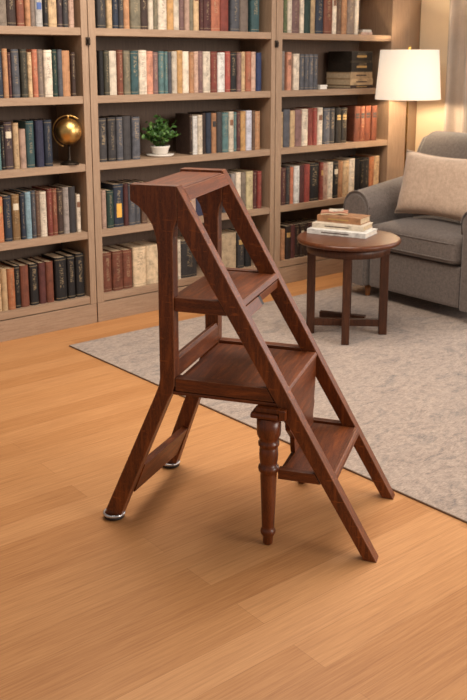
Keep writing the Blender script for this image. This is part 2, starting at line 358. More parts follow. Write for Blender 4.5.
def book_mat(cname):
    if cname in cloth: return cloth[cname]
    c = PAL[cname]
    m, nt, b = newmat('book_' + cname.replace(' ', '_'))
    oi = N(nt, 'ShaderNodeObjectInfo')
    v = mapping(nt, (1, 1, 1))
    off = N(nt, 'ShaderNodeVectorMath', operation='MULTIPLY_ADD')
    nt.links.new(oi.outputs['Random'], off.inputs[0]); off.inputs[1].default_value = (9, 7, 5); nt.links.new(v, off.inputs[2])
    n1 = noise(nt, off.outputs[0], 26, 5, 0.65)
    n2 = noise(nt, off.outputs[0], 140, 3, 0.6)
    k = lambda s: tuple(min(255, x * s) for x in c)
    col = ramp(nt, n1, [(0.3, rgb(*k(0.8))), (0.5, rgb(*c)), (0.75, rgb(*k(1.13)))])
    wear = ramp(nt, n2, [(0.6, (0, 0, 0, 1)), (0.75, (0.4, 0.4, 0.4, 1))])
    col = mixc(nt, wear, col, rgb(*tuple(min(255, x * 0.6 + 78) for x in c)))
    hs = N(nt, 'ShaderNodeHueSaturation')
    mr = N(nt, 'ShaderNodeMapRange'); mr.inputs['To Min'].default_value = 0.6; mr.inputs['To Max'].default_value = 0.96; hs.inputs['Saturation'].default_value = .92
    nt.links.new(oi.outputs['Random'], mr.inputs['Value']); nt.links.new(mr.outputs['Result'], hs.inputs['Value'])
    # worn lettering and tooled lines on the spine only
    tc = N(nt, 'ShaderNodeTexCoord'); sx = N(nt, 'ShaderNodeSeparateXYZ'); nt.links.new(tc.outputs['Generated'], sx.inputs[0])
    def M(op, p, q, r_=None):
        n_ = N(nt, 'ShaderNodeMath', operation=op)
        for i_, x_ in enumerate((p, q, r_)):
            if x_ is None: continue
            if isinstance(x_, (int, float)): n_.inputs[i_].default_value = x_
            else: nt.links.new(x_, n_.inputs[i_])
        return n_.outputs[0]
    gx, gy, gz = sx.outputs
    rnd_ = oi.outputs['Random']
    spine = M('LESS_THAN', gy, .07)
    cen = M('LESS_THAN', M('ABSOLUTE', M('SUBTRACT', gx, .5), None), M('MULTIPLY_ADD', rnd_, .12, .12))
    zr = M('MULTIPLY', M('GREATER_THAN', gz, M('MULTIPLY_ADD', rnd_, .25, .2)), M('LESS_THAN', gz, .88))
    cmb = N(nt, 'ShaderNodeCombineXYZ'); nt.links.new(M('MULTIPLY', gx, 4.5), cmb.inputs[0]); nt.links.new(M('MULTIPLY', gz, 48.0), cmb.inputs[2]); nt.links.new(M('MULTIPLY', rnd_, 50.0), cmb.inputs[1])
    txt = M('GREATER_THAN', noise(nt, cmb.outputs[0], 1.0, 1), .54)
    lines = M('MAXIMUM', M('LESS_THAN', M('ABSOLUTE', M('SUBTRACT', gz, .055), None), .007), M('LESS_THAN', M('ABSOLUTE', M('SUBTRACT', gz, .945), None), .007))
    ink_f = M('MULTIPLY', M('MULTIPLY', spine, M('MAXIMUM', M('MULTIPLY', M('MULTIPLY', cen, zr), txt), lines)), M('GREATER_THAN', M('FRACT', M('MULTIPLY', rnd_, 7.31), None), .25))
    col = mixc(nt, M('MULTIPLY', ink_f, .42), col, rgb(*((92, 70, 56) if cname in LIGHT else (196, 168, 124))))
    nt.links.new(col, hs.inputs['Color']); nt.links.new(hs.outputs['Color'], b.inputs['Base Color'])
    b.inputs['Roughness'].default_value = 0.62
    b.inputs['Specular IOR Level'].default_value = 0.3
    bump(nt, b, n2, 0.3, 0.001)
    cloth[cname] = m
    return m
blue_label = plain('blue_paper_label', rgb(74, 96, 150), 0.7)
yellow_label = plain('yellow_paper_label', rgb(222, 168, 72), 0.7)
red_label = plain('brown_leather_label', rgb(122, 82, 58), 0.6)
green_label = plain('black_leather_label', rgb(36, 34, 34), 0.6)

def make_book(w, h, d, cname, style, rnd):
    """upright book; origin at the middle of the foot of its spine, spine towards -y"""
    r = empty('book')
    m = book_mat(cname)
    c = MB(); hw = w / 2; rs = min(0.012, w * 0.38); t = 0.0025
    # U-shaped cover: rounded spine and two boards
    outer = []
    n = 6
    for i in range(n + 1):
        a = PI + PI * i / n
        outer.append((math.cos(a) * hw, rs + math.sin(a) * rs))
    pts = [(-hw, d)] + outer + [(hw, d), (hw - t, d)]
    inner = []
    for i in range(n + 1):
        a = 2 * PI - PI * i / n
        inner.append((math.cos(a) * (hw - t), rs + t + math.sin(a) * rs))
    pts = pts + inner + [(-hw + t, d)]
    c.prism(pts, 'z', 0, h)
    if style in ('bands', 'gold'):
        for k in (0.14, 0.32, 0.52, 0.72, 0.87):
            z = h * k
            c.prism([(x * 1.0, y - 0.0016) for x, y in outer] + [(hw, rs + .002), (-hw, rs + .002)], 'z', z - .0022, z + .0022)
    c.build('cover', m, r)
    MB().box(-hw + t + .0002, hw - t - .0002, rs + t + .001, d - .005, .003, h - .004).build('page_block', pages_m, r)
    ink = dark_ink if cname in LIGHT else (gilt if rnd.random() < .6 else pale_gilt)
    def arc(z0, z1, k, out=0.0008):
        q = [(math.cos(PI + PI * i / n) * hw * k, rs + math.sin(PI + PI * i / n) * (rs + out)) for i in range(n + 1)]
        q = [(x, y if abs(x) < hw * .98 else y) for x, y in q if y < rs - 0.0001 or True]
        return [(x, y - out * .5) for x, y in q] , z0, z1
    if style == 'label' or style == 'gold':
        lm = {'white and blue': blue_label}.get(cname) or (red_label if cname in LIGHT else (green_label if cname in ('rust', 'tan', 'ochre', 'salmon', 'red leather') else ink))
        q, z0, z1 = arc(h * .66, h * .80, .9)
        if cname == 'white and blue': z0, z1 = h * .33, h * .46
        MB().prism(q, 'z', z0, z1).build('title_label', lm, r)
    if style == 'yellow':
        q, z0, z1 = arc(h * .22, h * .55, .86)
        MB().prism(q, 'z', z0, z1).build('title_label', yellow_label, r)
    return r

ORD = ['', 'first', 'second', 'third', 'fourth', 'fifth', 'sixth', 'seventh', 'eighth', 'ninth', 'tenth', 'eleventh', 'twelfth', 'thirteenth', 'fourteenth',
       'fifteenth', 'sixteenth', 'seventeenth', 'eighteenth', 'nineteenth', 'twentieth', 'twenty-first', 'twenty-second', 'twenty-third', 'twenty-fourth', 'twenty-fifth', 'twenty-sixth', 'twenty-seventh', 'twenty-eighth', 'twenty-ninth']
BAY = {'A': 'left', 'B': 'middle', 'C': 'right'}
SHELF = {1: 'top', 2: 'second', 3: 'third', 4: 'fourth', 5: 'bottom'}
SIDE3 = {}
rb = random.Random(3)
for key, row in ROWS.items():
    bay, lev = key[0], int(key[1])
    z = SHZ[5 - lev]
    n = len(row); k3 = 0
    for i, (x0, x1, cname, h) in enumerate(row):
        w = x1 - x0 - .0012
        st = rb.choice(['text', 'text', 'bands', 'text', 'text', 'label', 'text', 'bands', 'text', 'bands'])
        if cname in ('red leather', 'black and gold'): st = 'gold'
        if cname in ('white and blue',): st = 'label'
        if key == 'B3' and i < 5: st = 'bands'
        if key == 'B4' and cname == 'navy': st = 'yellow'
        if key == 'B5' and i < 3: st = 'bands'
        if key == 'A5' and i >= 8: st = 'text'
        if cname == 'vellum': st = 'bands'
        d = rb.uniform(.15, .19)
        if lev >= 4: d = rb.uniform(.16, .2)
        b = make_book(w, h, d, cname, st, rb)
        b.location = ((x0 + x1) / 2, 4.487 + rb.uniform(-.004, .006), z + .0004)
        kindw = 'leather-bound book' if st == 'gold' or (key == 'B5' and i < 3) or (key == 'B3' and i < 5) else 'book'
        nm = {'red leather': 'red', 'vellum': 'cream vellum'}.get(cname, cname)
        where = f'on the {SHELF[lev]} shelf of the {BAY[bay]} bookcase'
        if key == 'B3':
            lab = (f'{nm} {kindw}, {ORD[i + 1]} of five left of the potted plant, middle bookcase' if i < 5 else
                   f'{nm} {kindw}, {ORD[i - 4]} of the row right of the potted plant, middle bookcase')
        elif key == 'B4':
            if i < 7: lab = f'{nm} {kindw}, {ORD[i + 1]} from left, on middle bookcase shelf left of the steps\' top'
            elif i < 13: lab = f'{nm} {kindw}, {ORD[i - 6]} seen through the steps below their top platform'
            else: lab = f'{nm} {kindw}, {ORD[n - i]} from right on the fourth shelf of the middle bookcase'
        elif key == 'B5':
            if i < 5: lab = f'{nm} {kindw}, {ORD[i + 1]} from left on the bottom shelf of the middle bookcase'
            else: lab = f'{nm} {kindw}, {ORD[n - i]} from right on bottom shelf, seen through the steps'
        elif key == 'C2':
            lab = f'{nm} {kindw}, {ORD[i + 1]} from left of the upright row beside the lying stack, right bookcase'
        elif key == 'C5':
            lab = f'{nm} {kindw}, {ORD[i + 1]} from left on the bottom shelf beside the round table'
        elif bay == 'A':
            lab = f'{nm} {kindw}, {ORD[n - i]} from right {where}'
        else:
            lab = f'{nm} {kindw}, {ORD[i + 1]} from left {where}'
        tag(b, lab, 'book', f'upright books {where}')
def lying_book(x0, x1, y0, y1, z0, z1, cname, label, group, spine='front', style='gilt', name='book', rz=0.0, pos=None):
    """book lying flat; spine on the -y long side"""
    cx, cy = ((x0 + x1) / 2, (y0 + y1) / 2) if pos is None else pos
    r = empty(name, (cx, cy, z0), rz)
    tag(r, label, 'book', group)
    hx, hy, t = (x1 - x0) / 2, (y1 - y0) / 2, z1 - z0
    b = .003
    c = MB().box(-hx, hx, -hy, hy, 0, b).box(-hx, hx, -hy, hy, t - b, t).box(-hx, hx, -hy, -hy + .004, b, t - b)
    if cname == 'black and gold': c.box(-hx, -hx + .003, -hy + .004, hy, b, t - b)
    c.build('cover', book_mat(cname), r)
    MB().box(-hx + .004, hx - .004, -hy + .0045, hy - .005, b + .0002, t - b - .0002).build('page_block', pages_m if cname != 'white' else plain('white_paper', rgb(224, 212, 196), .9), r)
    if style:
        ink = dark_ink if cname in LIGHT else gilt
        MB().box(-hx * .5, hx * .45, -hy - .0008, -hy + .0005, t * .4, t * .6).build('title_label', ink, r)
    return r
G = 'books lying flat in a stack on the right bookcase'
lying_book(4.699, 4.925, 4.485, 4.73, 1.3054, 1.327, 'dark brown', 'dark brown book lying at the bottom of the flat stack near the lampshade', G)
lying_book(4.697, 4.928, 4.488, 4.73, 1.3274, 1.372, 'light tan', 'light tan book lying second from bottom of the flat stack near the lampshade', G)
lying_book(4.700, 4.922, 4.490, 4.735, 1.3724, 1.417, 'light tan', 'light tan book lying in the flat stack just under the gilt-tooled black volumes', G)
lying_book(4.705, 4.920, 4.488, 4.72, 1.4174, 1.489, 'black and gold', 'thick black gilt volume lying on the light tan books near the lampshade', G)
lying_book(4.708, 4.918, 4.490, 4.72, 1.4894, 1.560, 'black and gold', 'thick black gilt volume lying topmost on the flat stack near the lampshade', G)
lying_book(4.79, 4.905, 4.485, 4.565, 1.6724, 1.690, 'dusty pink', 'small pinkish book lying flat at the right end of the top shelf', 'small books lying on the top shelf', style=None)
lying_book(4.81, 4.90, 4.490, 4.565, 1.6904, 1.708, 'white', 'small white book lying upon the small pinkish book, top shelf', 'small books lying on the top shelf', style=None)
bx = empty('box', (4.44, 4.49, 1.3054)); tag(bx, 'small white box on the shelf between slate books and the flat stack', 'box')
MB().box(-.032, .032, 0, .05, 0, .018, .002).build('body', white_cer, bx); MB().box(-.034, .034, -.002, .052, .0182, .029, .002).build('lid', white_cer, bx)

# ------------------------------------------------------------------ brass globe
g = empty('globe', (2.477, 4.50, .9304)); tag(g, 'small brass globe on a stand at the right end of the left bookcase', 'globe')
MB().lathe([(.052, 0), (.052, .008), (.04, .014), (.014, .022), (.0075, .035), (.006, .085), (.009, .108)], n=28).build('stand', dark_metal, g)
s = MB(); prof = []
R0 = .073; zc = .183
for i in range(25):
    a = -PI / 2 + PI * i / 24
    prof.append((max(.0015, R0 * math.cos(a)), zc + R0 * math.sin(a)))
s.lathe(prof, n=40).build('sphere', brass, g)
ring = []
for i in range(30):
    a = math.radians(250) - math.radians(200) * i / 29
    ring.append((-.088 * math.cos(a - PI / 2) * .75 * -1 * 0 + .088 * math.cos(a) * .8, -.088 * math.cos(a) * .55, zc + .088 * math.sin(a)))
MB().tube(ring, .0035, 8).build('meridian_arc', brass, g)
MB().lathe([(.005, zc + R0 + .001), (.007, zc + R0 + .008), (.005, zc + R0 + .016), (.002, zc + R0 + .019)], n=12).build('finial', brass, g)

# ------------------------------------------------------------------ potted plant
p = empty('potted_plant', (3.13, 4.56, .9304)); tag(p, 'small bushy green plant in a white pot on the middle bookcase', 'plant')
MB().lathe([(.040, .0125), (.046, .016), (.054, .046), (.060, .055), (.060, .062), (.052, .062), (.049, .050)], n=32).build('pot', white_cer, p)
MB().lathe([(.075, 0), (.082, .006), (.085, .012), (.080, .0122)], n=32).build('saucer', white_cer, p)
MB().lathe([(.049, .047), (.030, .052), (.002, .054)], n=20).build('soil', soil, p)
leafm, nt, b_ = newmat('plant_leaf')
oi = N(nt, 'ShaderNodeTexCoord'); nn = noise(nt, oi.outputs['Object'], 45, 2)
nt.links.new(ramp(nt, nn, [(0.3, rgb(38, 66, 28)), (0.55, rgb(72, 112, 46)), (0.75, rgb(128, 160, 82))]), b_.inputs['Base Color'])
b_.inputs['Roughness'].default_value = 0.5
stm = MB(); lfm = MB(); rp = random.Random(11)
for i in range(64):
    a = rp.uniform(0, 2 * PI); el = rp.uniform(.05, 1.0) ** .8
    ln = rp.uniform(.09, .15) * (1.08 if el > .8 else .95)
    tip = Vector((math.cos(a) * ln * 1.05 * math.cos(el * PI / 2) , math.sin(a) * ln * .9 * math.cos(el * PI / 2), .075 + ln * (.1 + .98 * math.sin(el * PI / 2))))
    root = Vector((math.cos(a) * .02, math.sin(a) * .02, .052))
    mid = root.lerp(tip, .5) + Vector((0, 0, .02))
    stm.tube([root, mid, tip], .0012, 5)
    for q in range(7):
        t = .35 + .65 * q / 6
        base = root.lerp(mid, t * 2) if t < .5 else mid.lerp(tip, (t - .5) * 2)
        d = Vector((rp.uniform(-1, 1), rp.uniform(-1, 1), rp.uniform(-.3, .9))).normalized()
        sdir = d.cross(Vector((rp.uniform(-1, 1), rp.uniform(-1, 1), rp.uniform(-1, 1)))).normalized()
        nr = d.cross(sdir)
        L_ = rp.uniform(.018, .03); W_ = L_ * .36
        pr = [(0, 0), (.3, .85), (.6, 1), (.85, .6), (1, 0), (.85, -.6), (.6, -1), (.3, -.85)]
        vs = [lfm.bm.verts.new(base + d * (L_ * u) + sdir * (W_ * v) + nr * (-.25 * L_ * u * u + .1 * W_ * abs(v))) for u, v in pr]
        c0 = lfm.bm.verts.new(base + d * (L_ * .5) + nr * (-.08 * L_))
        for j in range(8): lfm.bm.faces.new((vs[j], vs[(j + 1) % 8], c0))
stm.build('stem', leafm, p); lfm.build('foliage', leafm, p, True)
# ------------------------------------------------------------------ library steps (main object); local x runs down the steps, y across, z up
S = empty('library_steps', (1.441, 2.403, 0), math.radians(-57.3))
tag(S, 'dark oak library steps with three treads and turned front legs on the oak floor', 'library steps')
WD, T = .463, .042
POST = [(-.027, .012), (.034, .012), (.107, .207), (.200, .447), (.213, .468), (.2205, .495), (.222, .53), (.222, .97), (.226, 1.0), (.2375, 1.028), (.2375, 1.131),
        (.083, 1.131), (.083, 1.080), (.110, 1.063), (.135, 1.039), (.155, 1.008), (.167, .970), (.1715, .925), (.1715, .515), (.167, .49), (.153, .455)]
STR = [(.2382, 1.131), (.866, .0004), (.825, .0004), (.262, .965), (.2382, 1.008)]
def both(fn):
    fn(0.0, T); fn(WD - T, WD)
def splayed(mb, ds, dt, z0):
    for v in mb.bm.verts:
        k_ = max(0.0, 1 - v.co.z / z0); v.co.x += ds * k_; v.co.y += dt * k_
    return mb
splayed(MB().prism(POST, 'y', 0, T, .003, worn=1), -.012, -.008, .45).build('side_post', [oak_up, oak_worn], S)
splayed(MB().prism(POST, 'y', WD - T, WD, .003, worn=1), .018, -.004, .45).build('side_post', [oak_up, oak_worn], S)
splayed(MB().prism(STR, 'y', 0, T, .003, worn=1), .012, 0, .25).build('stringer', [oak_rake, oak_worn], S)
splayed(MB().prism(STR, 'y', WD - T, WD, .003, worn=1), 0, .004, .25).build('stringer', [oak_rake, oak_worn], S)
ya, yb = T + .0005, WD - T - .0005
MB().box(.090, .238, ya, yb, 1.104, 1.122, .002).build('top_platform', oak_flat, S)
MB().prism([(.2385, 1.119), (.2455, 1.119), (.265, 1.084), (.248, 1.076), (.2385, 1.080)], 'y', ya, yb, .002, worn=1).build('front_rail', [oak_flat, oak_worn], S)
MB().prism([(.088, 1.085), (.102, 1.085), (.102, 1.1035), (.088, 1.1035)], 'y', ya, yb, .002, worn=1).build('rear_rail', [oak_flat, oak_worn], S)
# upper tread
MB().box(.205, .425, ya, yb, .763, .779, .002).build('tread', oak_flat, S)
MB().prism([(.4255, .782), (.4335, .782), (.4425, .766), (.4255, .760)], 'y', ya, yb, .0015, worn=1).build('tread_nosing', [oak_flat, oak_worn], S)
fr = MB().prism([(.415, .7625), (.4435, .762), (.4600, .733), (.430, .733)], 'y', ya, .1725, .002, worn=1).build('tread_apron', [oak_flat, oak_worn], S)
MB().prism([(.415, .7595), (.4400, .7595), (.4400, .733), (.415, .733)], 'y', .1975, yb, .002, worn=1).build('tread_apron', [oak_rail, oak_worn], S)
MB().prism([(.4200, .7590), (.4440, .7590), (.4570, .734), (.4200, .734)], 'y', .1735, .1965, .001).build('hinge_plate', rubber, fr)
both(lambda a, b: MB().prism([(.2228, .737), (.393, .737), (.3665, .782), (.2228, .782)], 'y', a + .008, b - .008, .002, worn=1).build('tread_rail', [oak_rail, oak_worn], S))
# seat
MB().box(.2235, .548, ya, yb, .492, .511, .002).build('seat', oak_flat, S)
MB().prism([(.5485, .513), (.5795, .513), (.5840, .505), (.5840, .498), (.5485, .498)], 'y', ya, yb, .0015, worn=1).build('seat_nosing', [oak_flat, oak_worn], S)
def apron(a, b):
    o = MB().prism([(.2235, .4785), (.547, .4785), (.523, .521), (.2235, .521)], 'y', a + .003, b - .003, .002, worn=1).build('apron', [oak_rail, oak_worn], S)
    MB().box(.215, .560, a + .001, b - .001, .4655, .4765, .003).build('hinged_leaf', oak_rail, S)
both(apron)
MB().box(.235, .545, ya, yb, .4665, .476, .002).build('hinged_leaf', oak_flat, S)
MB().prism([(.196, .515), (.221, .515), (.221, .572), (.216, .585), (.204, .585), (.204, .560), (.196, .552)], 'y', ya, yb, .002, worn=1).build('back_rail', [oak_flat, oak_worn], S)
# riser under the seat front, its far edge cut to a scroll
edge = [(.415, .2535), (.412, .27), (.402, .29), (.408, .31), (.418, .33), (.410, .352), (.414, .38), (.4195, .41), (.4195, .4975)]
rp_ = MB().prism([(.155, .2535)] + edge + [(.0435, .4975), (.0435, .43), (.050, .405), (.070, .385), (.078, .36), (.110, .335), (.140, .31), (.145, .28)], 'x', .562, .578, .0015)
for v in rp_.bm.verts: v.co.x += .004 * (v.co.z - .25) / .25
rp_.build('riser_panel', oak_flat, S)
# lower tread
MB().box(.5735, .722, ya, yb, .237, .253, .002).build('tread', oak_flat, S)
MB().prism([(.7225, .256), (.7325, .256), (.7375, .248), (.7380, .226), (.7225, .226)], 'y', ya, yb, .002, worn=1).build('tread_nosing', [oak_flat, oak_worn], S)
both(lambda a, b: MB().prism([(.560, .226), (.695, .226), (.6765, .259), (.560, .259)], 'y', a + .008, b - .008, .002, worn=1).build('tread_rail', [oak_rail, oak_worn], S))
MB().box(.559, .573, ya, yb, .226, .2445, .002).build('rear_rail', oak_flat, S)
# turned legs with moulded caps
PROF = [(.0115, 0), (.0150, .004), (.0172, .028), (.0195, .032), (.0235, .039), (.0245, .046), (.0225, .053), (.0195, .057), (.0200, .064), (.0262, .240), (.0255, .248), (.0315, .252),
        (.0330, .260), (.0315, .268), (.0250, .271), (.0280, .284), (.0300, .305), (.0285, .328), (.0250, .333), (.0325, .337), (.0330, .347), (.0270, .351), (.0320, .362), (.0368, .372), (.0380, .39), (.0380, .4305)]
def leg(t, sgn):
    l = MB().lathe(PROF, .530, t, 28).build('turned_leg', oak_turn, S)
    lo, hi = (t - .038, t + .038)
    c = MB()
    c.box(.494, .5695, lo + .010, hi - .010, .4500, .4645, .002)
    c.box(.479, .5690, lo, hi, .4315, .4495, .008)
    if sgn < 0: c.box(.5695, .590, lo + .004, -.0015, .4325, .4640, .003)
    else: c.box(.5695, .590, WD + .0015, hi - .004, .4325, .4640, .003)
    c.build('leg_cap', oak_turn, l)
leg(.008, -1); leg(WD - .008, 1)
# stretcher between the rear legs
st_ = MB().prism([(.101, .195), (.060, .090), (.040, .097), (.081, .203)], 'y', ya - .004, yb - .003, .002)
for v in st_.bm.verts:
    v.co.z -= .03 * v.co.y / WD; v.co.x += (.006 * v.co.y / WD) - .004
st_.build('stretcher', oak_flat, S)
# glides under the rear legs
def glide(t, s_=.004):
    o = MB().lathe([(.027, 0.0002), (.034, .003), (.035, .010), (.031, .014)], s_, t, 28).build('glide', rubber, S)
    ring = [(s_ + .0335 * math.cos(2 * PI * i / 32), t + .0335 * math.sin(2 * PI * i / 32), .017) for i in range(32)]
    MB().tube(ring, .0048, 8, closed=True).build('glide_rim', silver, o)
glide(.012, -.008); glide(WD - .025, .022)

# ------------------------------------------------------------------ round side table
TX, TY, RZ = 3.552, 3.374, .0082
t = empty('side_table', (TX, TY, RZ)); tag(t, 'round dark wooden side table on the rug beside the armchair', 'table')
MB().lathe([(.262, .520), (.277, .524), (.283, .534), (.283, .540), (.277, .548), (.270, .5495), (.266, .5490), (.262, .5490), (.002, .5490)], n=64).build('table_top', table_top_wood, t)
MB().lathe([(.222, .470), (.228, .470), (.228, .5195), (.222, .5195)], n=48, caps=False).build('apron', table_wood, t)
def tleg(dx, dy, name='leg'):
    a = math.atan2(dy, dx)
    m = Matrix.Translation((dx, dy, 0)) @ Matrix.Rotation(a, 4, 'Z')
    MB().box(-.023, .023, -.021, .021, .0005, .5195, .003, m).build(name, table_wood, t)
RL = .2
lf = Vector((3.420 - 3.552, 3.497 - 3.374)).normalized() * RL
fr_ = Vector((3.396 - 3.552, 3.231 - 3.374)).normalized() * RL
for v in (lf, -lf, fr_, -fr_): tleg(v.x, v.y)
def rail(p, q, z0, z1, name, hw=.014):
    d = (Vector(q) - Vector(p)); L_ = d.length; a = math.atan2(d.y, d.x)
    m = Matrix.Translation(((p[0] + q[0]) / 2, (p[1] + q[1]) / 2, 0)) @ Matrix.Rotation(a, 4, 'Z')
    MB().box(-L_ / 2, L_ / 2, -hw, hw, z0, z1, .002, m).build(name, table_wood, t)
k = (RL - .019) / RL
rail(lf * k, lf * -k, .045, .085, 'stretcher')
rail(fr_ * k, fr_ * .08, .045, .085, 'stretcher'); rail(fr_ * -.08, fr_ * -k, .045, .085, 'stretcher')
rail((.100, .309), (.227, .067), .010, .045, 'foot_rail', .018)

# books on the table
u = Vector((3.570 - 3.445, 3.273 - 3.588)); ang = math.atan2(u.y, u.x); ux = u.normalized(); vx = Vector((-ux.y, ux.x))
def tbook(frontmid, L_, D_, z0, z1, c, label, da=0.0):
    ctr = Vector(frontmid) + vx * (D_ / 2)
    return lying_book(-L_ / 2, L_ / 2, -D_ / 2, D_ / 2, z0, z1, c, label, 'books stacked on the round table', rz=ang + da, pos=(ctr.x, ctr.y))
ZT = RZ + .5495
tbook((3.508, 3.431), .345, .190, ZT + .0005, ZT + .0265, 'white', 'large white book at the bottom of the stack on the round table')
tbook((3.548, 3.462), .300, .165, ZT + .0268, ZT + .0545, 'cream', 'cream book in the middle of the stack on the round table', .02)
tbook((3.590, 3.488), .265, .140, ZT + .0548, ZT + .091, 'tan', 'thick tan book lying on the cream one atop the round table', -.04)
bk = empty('booklet', (3.642, 3.575, ZT + .0914), ang + .35); tag(bk, 'small cream and orange booklet, topmost on the table stack', 'booklet')
q = [(-.075, 0), (-.03, .004), (0, .001), (.03, .006), (.075, .002)]
def leafs(off, th):
    return [(x, z + off) for x, z in q] + [(x, z + off + th) for x, z in q[::-1]]
MB().prism(leafs(0, .007), 'y', -.05, .05).build('pages', pages_m, bk)
MB().prism(leafs(.0073, .006), 'y', -.047, .04).build('cover', book_mat('salmon'), bk)
MB().prism([(-.03, .0135), (0, .0105), (.03, .0155), (.05, .0150), (.05, .024), (.01, .020), (-.03, .022)], 'y', -.03, .045).build('folded_leaf', book_mat('cream'), bk)

# ------------------------------------------------------------------ armchair facing -x
A = empty('armchair', (4.62, 3.47, RZ)); tag(A, 'grey upholstered armchair with scrolled arms on the rug', 'armchair')
def AL(mb, name, mat, smooth=False):
    o = mb.build(name, mat, A, smooth); o.location = (-4.62, -3.47, -RZ); return o
AY0, AY1 = 2.905, 4.035; IY0, IY1 = 3.118, 3.822
AL(MB().box(4.215, 5.05, IY0 + .001, IY1 - .001, .085, .335, .02), 'seat_base', sofa_fab)
def arm_profile(ys):
    # ys: +1 far arm (outer side +y) / -1 near arm; returns (y,z) list
    yo, yi = (AY1, IY1) if ys > 0 else (AY0, IY0)
    c = (yo + yi) / 2; r = abs(yo - yi) / 2
    pts = [(yo - ys * .012, .085), (yo - ys * .012, .52), (yo, .56)]
    for i in range(13):
        a = math.radians(-5 + 190 * i / 12)
        pts.append((c + ys * r * math.cos(a), .585 + r * .98 * math.sin(a)))
    pts += [(yi + ys * .012, .53), (yi + ys * .012, .085)]
    return pts
for ys in (1, -1):
    mb = MB().prism(arm_profile(ys), 'x', 4.2, 5.0, .012)
    for v in mb.bm.verts:
        if v.co.z > .4: v.co.z += .105 * max(0, (v.co.x - 4.25)) / .75 * min(1, (v.co.z - .4) / .2)
    AL(mb, 'arm', sofa_fab, True)
    pts = arm_profile(ys)
    cc = Vector((sum(q_[0] for q_ in pts) / len(pts), .4))
    mp = MB().prism([(cc.x + (y - cc.x) * .86, .1 + (z_ - .1) * .965) for y, z_ in pts], 'x', 4.19, 4.2005, .004)
    AL(mp, 'arm_facing', sofa_fab)
    ring = [(4.198, y, z_) for y, z_ in pts[1:-1]]
    AL(MB().tube(ring, .005, 6), 'piping', sofa_fab)
def cushion(name, x0, x1, y0, y1, z0, z1, puff, bev, mat, parent_fn, n=12):
    mb = MB().box(x0, x1, y0, y1, z0, z1)
    bmesh.ops.subdivide_edges(mb.bm, edges=mb.bm.edges[:], cuts=n, use_grid_fill=True)
    cx, cy, cz = (x0 + x1) / 2, (y0 + y1) / 2, (z0 + z1) / 2
    hx, hy, hz = (x1 - x0) / 2, (y1 - y0) / 2, (z1 - z0) / 2
    for v in mb.bm.verts:
        q_ = Vector(((v.co.x - cx), (v.co.y - cy), (v.co.z - cz)))
        # round off the box
        inn = Vector((max(-hx + bev, min(hx - bev, q_.x)), max(-hy + bev, min(hy - bev, q_.y)), max(-hz + bev, min(hz - bev, q_.z))))
        d = q_ - inn
        if d.length > bev: q_ = inn + d.normalized() * bev
        a_, b_2 = q_.x / hx, q_.y / hy
        q_.z += puff * (1 - a_ * a_) * (1 - b_2 * b_2) * (1 if q_.z > 0 else -.2)
        v.co = Vector((cx + q_.x, cy + q_.y, cz + q_.z))
    return parent_fn(mb, name, mat, True)
cu = cushion('seat_cushion', 4.185, 4.86, IY0 + .004, IY1 - .004, .338, .498, .035, .035, sofa_fab, AL)
for zz in (.37, .466):
    o = MB().tube([(4.192, IY0 + .03, zz), (4.1845, IY0 + .08, zz), (4.1845, IY1 - .08, zz), (4.192, IY1 - .03, zz)], .0045, 6).build('piping', sofa_fab, cu)
# back: thick reclined pad with a rounded top
bp = [(4.62, .40), (4.66, .60), (4.76, .86), (4.815, .97), (4.85, 1.02), (4.90, 1.04), (4.955, 1.05), (5.01, 1.03), (5.04, .98), (5.05, .9), (5.05, .086), (4.95, .086)]
mb = MB().prism(bp, 'y', 2.99, 3.95, .03)
for v in mb.bm.verts:
    e_ = max(0, abs(v.co.y - 3.47) - .38) / .1
    if v.co.z > .8: v.co.z -= .03 * e_ * e_
    if v.co.z > .5: v.co.x += .012 * e_ * e_
bo = AL(mb, 'backrest', sofa_fab, True)
# outer back wings that wrap the pad
for ya_, yb_ in ((3.952, 4.015), (2.925, 2.988)):
    wp = [(4.74, .60), (4.83, .84), (4.885, .93), (4.92, .985), (4.97, 1.0), (5.02, .98), (5.05, .93), (5.052, .10), (5.002, .10), (5.002, .6)]
    AL(MB().prism(wp, 'y', ya_, yb_, .018), 'back_wing', sofa_fab, True)
feet = plain('honey_oak_feet', rgb(150, 96, 52), .45)
for (x, y) in ((4.265, 3.870), (4.265, 2.985), (4.98, 3.93), (4.98, 3.01)):
    mb = MB().lathe([(.017, .0085), (.019, .012), (.030, .0845)], x, y, 4)
    AL(mb, 'leg', feet)

# pillow leaning on the back
P = empty('pillow', (4.50, 3.47, .535)); tag(P, 'beige linen lumbar pillow leaning on the grey armchair back', 'pillow')
mb = MB(); n = 22; PW, PH, TH = .350, .205, .088
def pv(u_, v_, s_):
    edge_ = (1 - u_ ** 4) * (1 - v_ ** 4)
    pin = 1 - .09 * (1 - abs(v_) ** 2) * abs(u_) ** 3
    piv = 1 - .13 * (1 - abs(u_) ** 2) * abs(v_) ** 3
    return Vector((s_ * TH * max(0, edge_) ** .55 + .004 * math.sin(9 * u_ + 5 * v_) * edge_, u_ * PW * pin, v_ * PH * piv))
grid = {}
for s_ in (1, -1):
    for i in range(n + 1):
        for j in range(n + 1):
            u_, v_ = -1 + 2 * i / n, -1 + 2 * j / n
            if s_ < 0 and (i in (0, n) or j in (0, n)): grid[s_, i, j] = grid[1, i, j]; continue
            grid[s_, i, j] = mb.bm.verts.new(pv(u_, v_, s_))
for s_ in (1, -1):
    for i in range(n):
        for j in range(n):
            f = [grid[s_, i, j], grid[s_, i + 1, j], grid[s_, i + 1, j + 1], grid[s_, i, j + 1]]
            mb.bm.faces.new(f if s_ > 0 else f[::-1])
